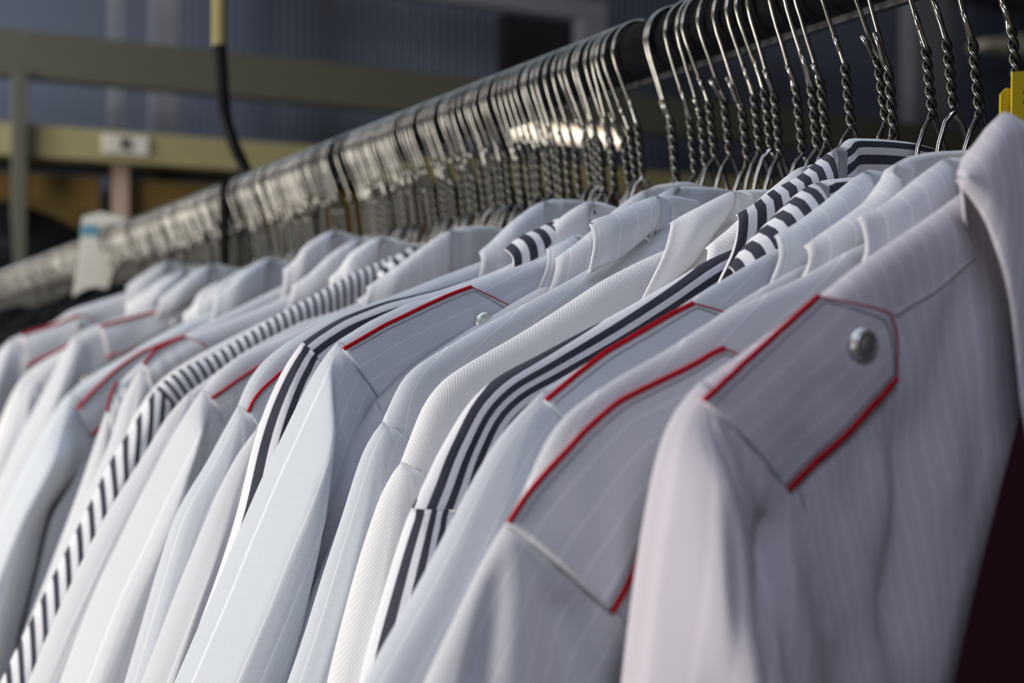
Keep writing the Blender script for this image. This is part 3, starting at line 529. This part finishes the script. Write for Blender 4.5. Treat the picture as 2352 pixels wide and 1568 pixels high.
make_shirt('S2', T_['S2'], GREY2, 'pale grey shirt directly behind the mauve-tinted one, long curved red piping on its shoulder', body_rot=.25, T=.005, fold=.0036, bend=.02, rec=0, TS=.010, rr=.030)
make_shirt('S3', T_['S3'], GREY2, 'pale grey shirt showing only collar and shoulder sliver, second behind the mauve-tinted one', body_rot=.2, T=.004, bend=.01, epaulet=False, rec=0)
make_shirt('S4', T_['S4'], GREY, 'grey shirt with a straight red-piped epaulet, just in front of the navy striped shoulder', body_rot=.2, T=.004, bend=.01, rec=.006)
make_shirt('S5', T_['S5'], NAVY, 'navy and white striped shirt showing only its collar, in front of the other striped one', body_rot=.05, T=.004, bend=.01, epaulet=False, rec=.006)
make_shirt('S6', T_['S6'], NAVY, 'navy and white striped shirt, sharp wide-striped shoulder beside the white twill one', body_rot=.06, uvs=1.25, uvo=-.0018, seam_ridge=False, T=.006, epaulet=False, rec=.008)
make_shirt('S7', T_['S7'], WHITE, 'plain white ribbed twill shirt left of the sharp navy striped shoulder', sleeve_rot=-1.065, collar_rot=-1.0, T=.007, epaulet=False)
make_shirt('S8', T_['S8'], GREY, 'blue-grey pinstripe shirt without epaulet, between the white twill and the buttoned epaulet', body_rot=.2, T=.006, epaulet=False)
make_shirt('S9', T_['S9'], GREY, 'grey pinstripe shirt in mid row with wide pale sleeve and buttoned red-piped epaulet', body_rot=.12, T=.007, bulge=.010, rec=.032, TS=.014, rr=.030)
make_shirt('S10', T_['S10'], NAVY, 'navy and white striped shirt with bent shoulder, behind the buttoned grey epaulet', body_rot=.02, uvs=1.2, uvo=-.0018, seam_ridge=False, T=.006, epaulet=False, rec=.012)
make_shirt('S10b', T_['S10b'], GREY2, 'pale ribbed shirt whose sleeve shows left of the bent striped sleeve', T=.006, epaulet=False, bulge=.009)
make_shirt('S11', T_['S11'], GREY, 'grey shirt with short curved red piping, just left of the bent striped shoulder', T=.007, rec=.030, TS=.014, rr=.030)
make_shirt('S12', T_['S12'], GREY2, 'light grey shirt with straight red piping, just right of the narrow-striped one', T=.007, bulge=.010, rec=.030, TS=.014, rr=.030)
make_shirt('S12b', T_['S12b'], GREY2, 'pale shirt just right of the narrow black and white stripes', T=.006, epaulet=False, bulge=.009, rec=.016)
make_shirt('S13', T_['S13'], FINE, 'narrow-striped black and white shirt with crosswise stripes, left of centre', body_rot=R90, sleeve_rot=.40, uvs=1.3, seam_ridge=False, T=.007, epaulet=False, lod=.8, rec=.018)
make_shirt('S14', T_['S14'], GREY2, 'blurred grey shirt with a faint red piping end, behind the narrow-striped shoulder', T=.007, lod=.7, rec=.02, TS=.012, rr=.03)
make_shirt('S14b', T_['S14b'], GREY2, 'blurred pale shirt with a tiny near-vertical red piping end left of centre', T=.006, lod=.7, rec=.02, tip_piping=False, button=False, fold=.001)
make_shirt('S15', T_['S15'], GREY, 'blurred grey shirt on the left with one long diagonal red piping', T=.009, lod=.7, bulge=.012, rec=.028, pr=.0013, TS=.018, rr=.035)
make_shirt('S16', T_['S16'], GREY2, 'blurred pale shirt with almost level pink-red piping and faint button', T=.009, lod=.7, bulge=.012, rec=.03, pr=.0013, TS=.016, rr=.035)
make_shirt('S17', T_['S17'], GREY2, 'farthest pale shirt at the left frame edge with a stub of red piping', T=.009, lod=.7, bulge=.012, rec=.03, pr=.0013)
def generic(y, du=0, dh=0, k=1.0):
    r_ = [(.060, 1.487), (.100, 1.468), (.126, 1.456), (.154, 1.442), (.179, 1.429), (.197, 1.418), (.207, 1.408)]
    o_ = [(.207, 1.408), (.213, 1.400), (.220, 1.388), (.226, 1.372), (.236, 1.348), (.248, 1.322), (.262, 1.285), (.280, 1.235)]
    s_ = [(.207, 1.408), (.205, 1.396), (.198, 1.376), (.190, 1.350), (.184, 1.310), (.186, 1.240)]
    mv = lambda P: [(a+du*min(1, a/.2), b+dh) for a, b in P]
    return {'y': y, 'ridge': mv(r_), 'outer': mv(o_), 'seam': mv(s_)}
FILL = [(.462, -.012, -.006, WHITE, 'white shirt hidden behind the navy striped shoulder, collar only in view'),
        (.507, -.014, -.030, GREY2, 'pale blue shirt with a thin sleeve edge left of the white twill sleeve'),
        (.580, -.016, -.004, GREY2, 'pale grey shirt with two stacked collar folds, just left of the white twill collar'),
        (.625, -.016, -.006, WHITE, 'white shirt behind the buttoned grey epaulet, dark collar opening in view'),
        (.556, -.014, -.006, GREY, 'grey shirt behind the blue-grey pinstripe one, folded collar in view'),
        (.728, -.018, -.030, WHITE, 'white shirt behind the curved red piping, collar and sleeve edge in view'),
        (.765, -.018, -.028, GREY2, 'soft grey shirt just right of the light grey shirt with straight piping'),
        (.920, .000, -.004, WHITE, 'white shirt behind the narrow-striped shoulder'),
        (1.060, -.022, -.040, GREY2, 'blurred pale shirt midway along the far row'),
        (1.110, -.022, -.040, WHITE, 'blurred white shirt just right of the long diagonal piping'),
        (1.230, -.006, -.012, GREY2, 'blurred pale shirt just behind the long diagonal piping'),
        (1.290, -.010, -.020, WHITE, 'blurred white shirt in front of the level pink piping'),
        (1.430, -.008, .000, GREY2, 'blurred pale shirt just behind the level pink piping'),
        (1.485, -.008, .000, WHITE, 'blurred white shirt next to the farthest pale shirt')]
for i, (y, du, dh, m_, lab) in enumerate(FILL):
    make_shirt('F%d' % i, generic(y, du, dh), m_, lab, T=.006, epaulet=False, lod=.7, rec=.016)
for i in range(9):
    y = 1.62 + .15*i
    make_shirt('B%d' % i, generic(y, 0, .004), BLACKC, 'black garment hanging beyond the farthest pale shirt at the left frame edge', name='jacket', T=.012, epaulet=False, lod=.5, group='black garments at the far end')['category'] = 'jacket'
# ------------------------------------------------------------------ background shelving
OLIVE = plain('olive_grey_beam_paint', srgb(96, 96, 84), .6)
CREAMB = plain('cream_shelf_paint', srgb(164, 154, 112), .6)
POST = plain('grey_post_paint', srgb(150, 154, 164), .5)
PINK = plain('pinkish_post_paint', srgb(190, 165, 150), .6)
WHITEP = plain('white_plastic', srgb(222, 218, 206), .4, 0, .05)
YB = 3.6
sh = thing('warehouse_shelving', (1.8, YB, 0), 'cream and olive steel shelving blurred behind the rail', 'shelving')
box('upper_beam', -1.2, 3.9, YB, YB+.05, 2.118, 2.232, OLIVE, sh)
box('lower_beam', -1.2, 3.9, YB, YB+.05, 1.925, 2.004, CREAMB, sh)
box('shelf_board', -1.2, 3.9, YB+.05, YB+.45, 1.945, 1.965, CREAMB, sh)
box('shelf_board', -1.2, 3.9, YB+.0, YB+.45, 1.50, 1.53, OLIVE, sh)
box('post', .094, .126, YB-.04, YB, 0, 2.12, OLIVE, sh)
box('post', .354, .392, YB+.06, YB+.10, 0, 1.945, PINK, sh)
lh = box('label_holder', .311, .425, YB-.012, YB, 1.944, 1.994, WHITEP, sh)
box('label_slot', .352, .378, YB-.016, YB-.011, 1.955, 1.985, plain('dark_slot', srgb(90, 88, 84), .7), lh, 0)
GLOW, gt, gb = nodes('lit_tube', .4, 0, (.9, .85, .75)); gb.inputs['Emission Color'].default_value = (1, .86, .70, 1); gb.inputs['Emission Strength'].default_value = 1.6
tl = thing('tube_lamp', (1.635, YB-.03, 2.115), 'short lit tube lamp below the olive beam, glowing through the hooks', 'lamp')
box('housing', 1.44, 1.83, YB-.05, YB, 2.104, 2.118, WHITEP, tl, .002)
v, f = tube([(1.455, YB-.025, 2.083), (1.815, YB-.025, 2.083)], .019, 16); mesh('tube', v, f, GLOW, tl)
up = thing('perforated_upright', (.585, 4.1, 0), 'pale grey double upright standing behind the olive beam', 'upright')
box('channel', .548, .625, 4.08, 4.12, 0, 3.0, POST, up); box('channel', .430, .470, 4.08, 4.12, 0, 3.0, POST, up)
bxm = plain('brown_cardboard', srgb(122, 98, 50), .85)
for i, (x0, x1) in enumerate(((-.75, -.22), (-.20, .33), (.40, .92), (.95, 1.5))):
    o = box('cardboard_box', x0, x1, YB+.11, YB+.43, 1.53, 1.90, bxm, None, .004)
    tag(o, 'brown cardboard box under the cream beam, %s' % ('left of the grey post', 'between the grey and the pinkish post', 'right of the pinkish post', 'hidden by the hanger hooks')[i], 'box', 'cardboard boxes on the shelf')
bagm = plain('black_bag_film', srgb(16, 16, 20), .35, 0, .3, 40)
def bag(x, y, z, sx, sz, label):
    V = []; nu, nv = 28, 16
    for i in range(nv+1):
        a = math.pi*i/nv
        for j in range(nu):
            b_ = 2*math.pi*j/nu; k = 1 + .12*nz3(math.cos(b_)*2+x*7, math.sin(b_)*2, a*2)
            V.append((x + sx*k*math.sin(a)*math.cos(b_), y + .07*k*math.sin(a)*math.sin(b_), z + sz*k*math.cos(a)))
    tag(mesh('black_bag', V, grid_faces(nv+1, nu, True), bagm, origin=(x, y, z-sz)), label, 'bag', 'black bags below the boxes')
bag(.04, YB+.03, 1.665, .30, .145, 'black bag on the shelf left of the pinkish post'); bag(.60, YB+.03, 1.660, .24, .140, 'black bag on the shelf right of the pinkish post')
fr = thing('door_frame', (1.85, 4.1, 0), 'grey steel door frame around a dark opening, behind the hooks', 'door frame')
box('header', .9, 2.08, 4.08, 4.14, 2.575, 2.64, POST, fr); box('jamb', 1.98, 2.08, 4.08, 4.14, 0, 2.575, POST, fr)
structure(box('door_1', 1.715, 1.98, 4.145, 4.18, 0, 2.575, plain('dark_door_paint', srgb(34, 34, 44), .7), bevel=.002))
tag(box('blue_post', 3.43, 3.62, 4.06, 4.14, 0, 3.0, POST), 'pale blue-grey post seen between the nearest hanger necks', 'post')
v, f = boxv(3.70, 4.5, 3.95, 4.05, 2.62, 2.66); hh = [2.634, 2.634, 2.664, 2.664, 2.636, 2.636, 2.79, 2.79]
v = [(p[0], p[1], {0: 2.634, 1: 2.664}[k % 2] if k < 4 else {0: 2.640, 1: 2.82}[k % 2]) for k, p in enumerate(v)]
tag(mesh('shelf_end', v, f, plain('pale_cream_paint', srgb(240, 234, 215), .6), smooth=False, origin=(4.0, 4.0, 2.63)), 'cream sloping shelf end blurred at the top right', 'shelf')
# ------------------------------------------------------------------ odds and ends
dv = thing('rail_divider', (0, 2.0, ZR), 'white plastic rail divider with a light blue band, left among blurred hooks', 'divider')
pol = [(-.0431, 1.6227), (-.044, 1.603), (-.0505, 1.55), (-.0571, 1.500), (-.018, 1.500), (-.002, 1.55), (.016, 1.603), (.012, 1.624), (-.02, 1.630)]
def polar(a):
    d0 = Vector((math.cos(a), math.sin(a))); best = .03
    for p, q in zip(pol, pol[1:]+pol[:1]):
        ax, az = p[0], p[1]-ZR; bx, bz = q[0]-p[0], q[1]-p[1]
        den = d0.x*bz - d0.y*bx
        if abs(den) < 1e-9: continue
        t_ = (ax*bz - az*bx)/den; s_ = (ax*d0.y - az*d0.x)/den
        if t_ > 0 and -1e-6 <= s_ <= 1+1e-6: best = t_
    return best
def plate(nm, y0, y1, z0, z1, mat, par):
    V = []; n_ = 72
    for yy, in_ in ((y0, True), (y0, False), (y1, False), (y1, True)):
        for k in range(n_):
            a = 2*math.pi*k/n_; r_ = .0222 if in_ else max(.0235, polar(a))
            V.append((r_*math.cos(a), yy, ZR + r_*math.sin(a)))
    F = []
    for q in range(4):
        for k in range(n_):
            F.append((q*n_+k, q*n_+(k+1) % n_, ((q+1) % 4)*n_+(k+1) % n_, ((q+1) % 4)*n_+k))
    return mesh(nm, V, F, mat, par, smooth=False)
plate('plate', 1.997, 2.003, 0, 0, WHITEP, dv)
box('band', -.0450, -.0225, 1.9955, 2.0045, 1.596, 1.611, plain('light_blue_tape', srgb(96, 148, 168), .6), dv, .0005)
# yellow tag behind the collar of the nearest shirt
YEL = plain('yellow_paper', srgb(214, 186, 30), .7, 0, .06)
ytag = thing('paper_tag', (-.02, .361, 1.50), 'bright yellow paper tag sticking up behind the nearest collar', 'tag')
def sheet(nm, P, y0, th, par):
    V = [(x, y0, z) for x, z in P] + [(x, y0+th, z) for x, z in P]; n_ = len(P)
    F = [tuple(range(n_-1, -1, -1)), tuple(range(n_, 2*n_))] + [(i, (i+1) % n_, n_+(i+1) % n_, n_+i) for i in range(n_)]
    return mesh(nm, V, F, YEL, par, smooth=False)
fs = sheet('front_leaf', [(-.0408, 1.492), (-.0400, 1.5229), (-.010, 1.527), (-.004, 1.52), (-.004, 1.492)], .3600, .0004, ytag)
sheet('rear_leaf', [(-.0440, 1.492), (-.0434, 1.5150), (-.0405, 1.5175), (-.012, 1.518), (-.012, 1.492)], .3622, .0004, ytag)
ink = plain('black_ink', (.02, .02, .02), .6)
v, f = tube([(-.0345,   .3597, 1.5165), (-.0332,   .3597, 1.5145), (-.0345,   .3597, 1.5128), (-.0330,   .3597, 1.511)], .0005, 5); mesh('ink_mark', v, f, ink, fs)
# maroon garment hanging in front of the opening of the nearest shirt
V = []; UVm = []
nr, nc = 44, 40
for i in range(nr):
    s = i/(nr-1); z = 1.405 - .36*s
    for j in range(nc):
        a = 2*math.pi*j/nc; wd = .002 + .062*min(1, s*2.2); cx = -.104 + .010*s
        k = 1 + .12*math.sin(3*a + s*5)
        V.append((cx + wd*k*math.cos(a), .296 + (.0015 + .010*min(1, s*2))*k*math.sin(a), z)); UVm.append((a*.02, s*.4))
tag(mesh('scarf', V, grid_faces(nr, nc, True), MAROON, None, UVm, origin=(-.09, .296, 1.40)), 'dark maroon scarf end hanging at the bottom right edge, in front of the mauve-tinted shirt', 'scarf')
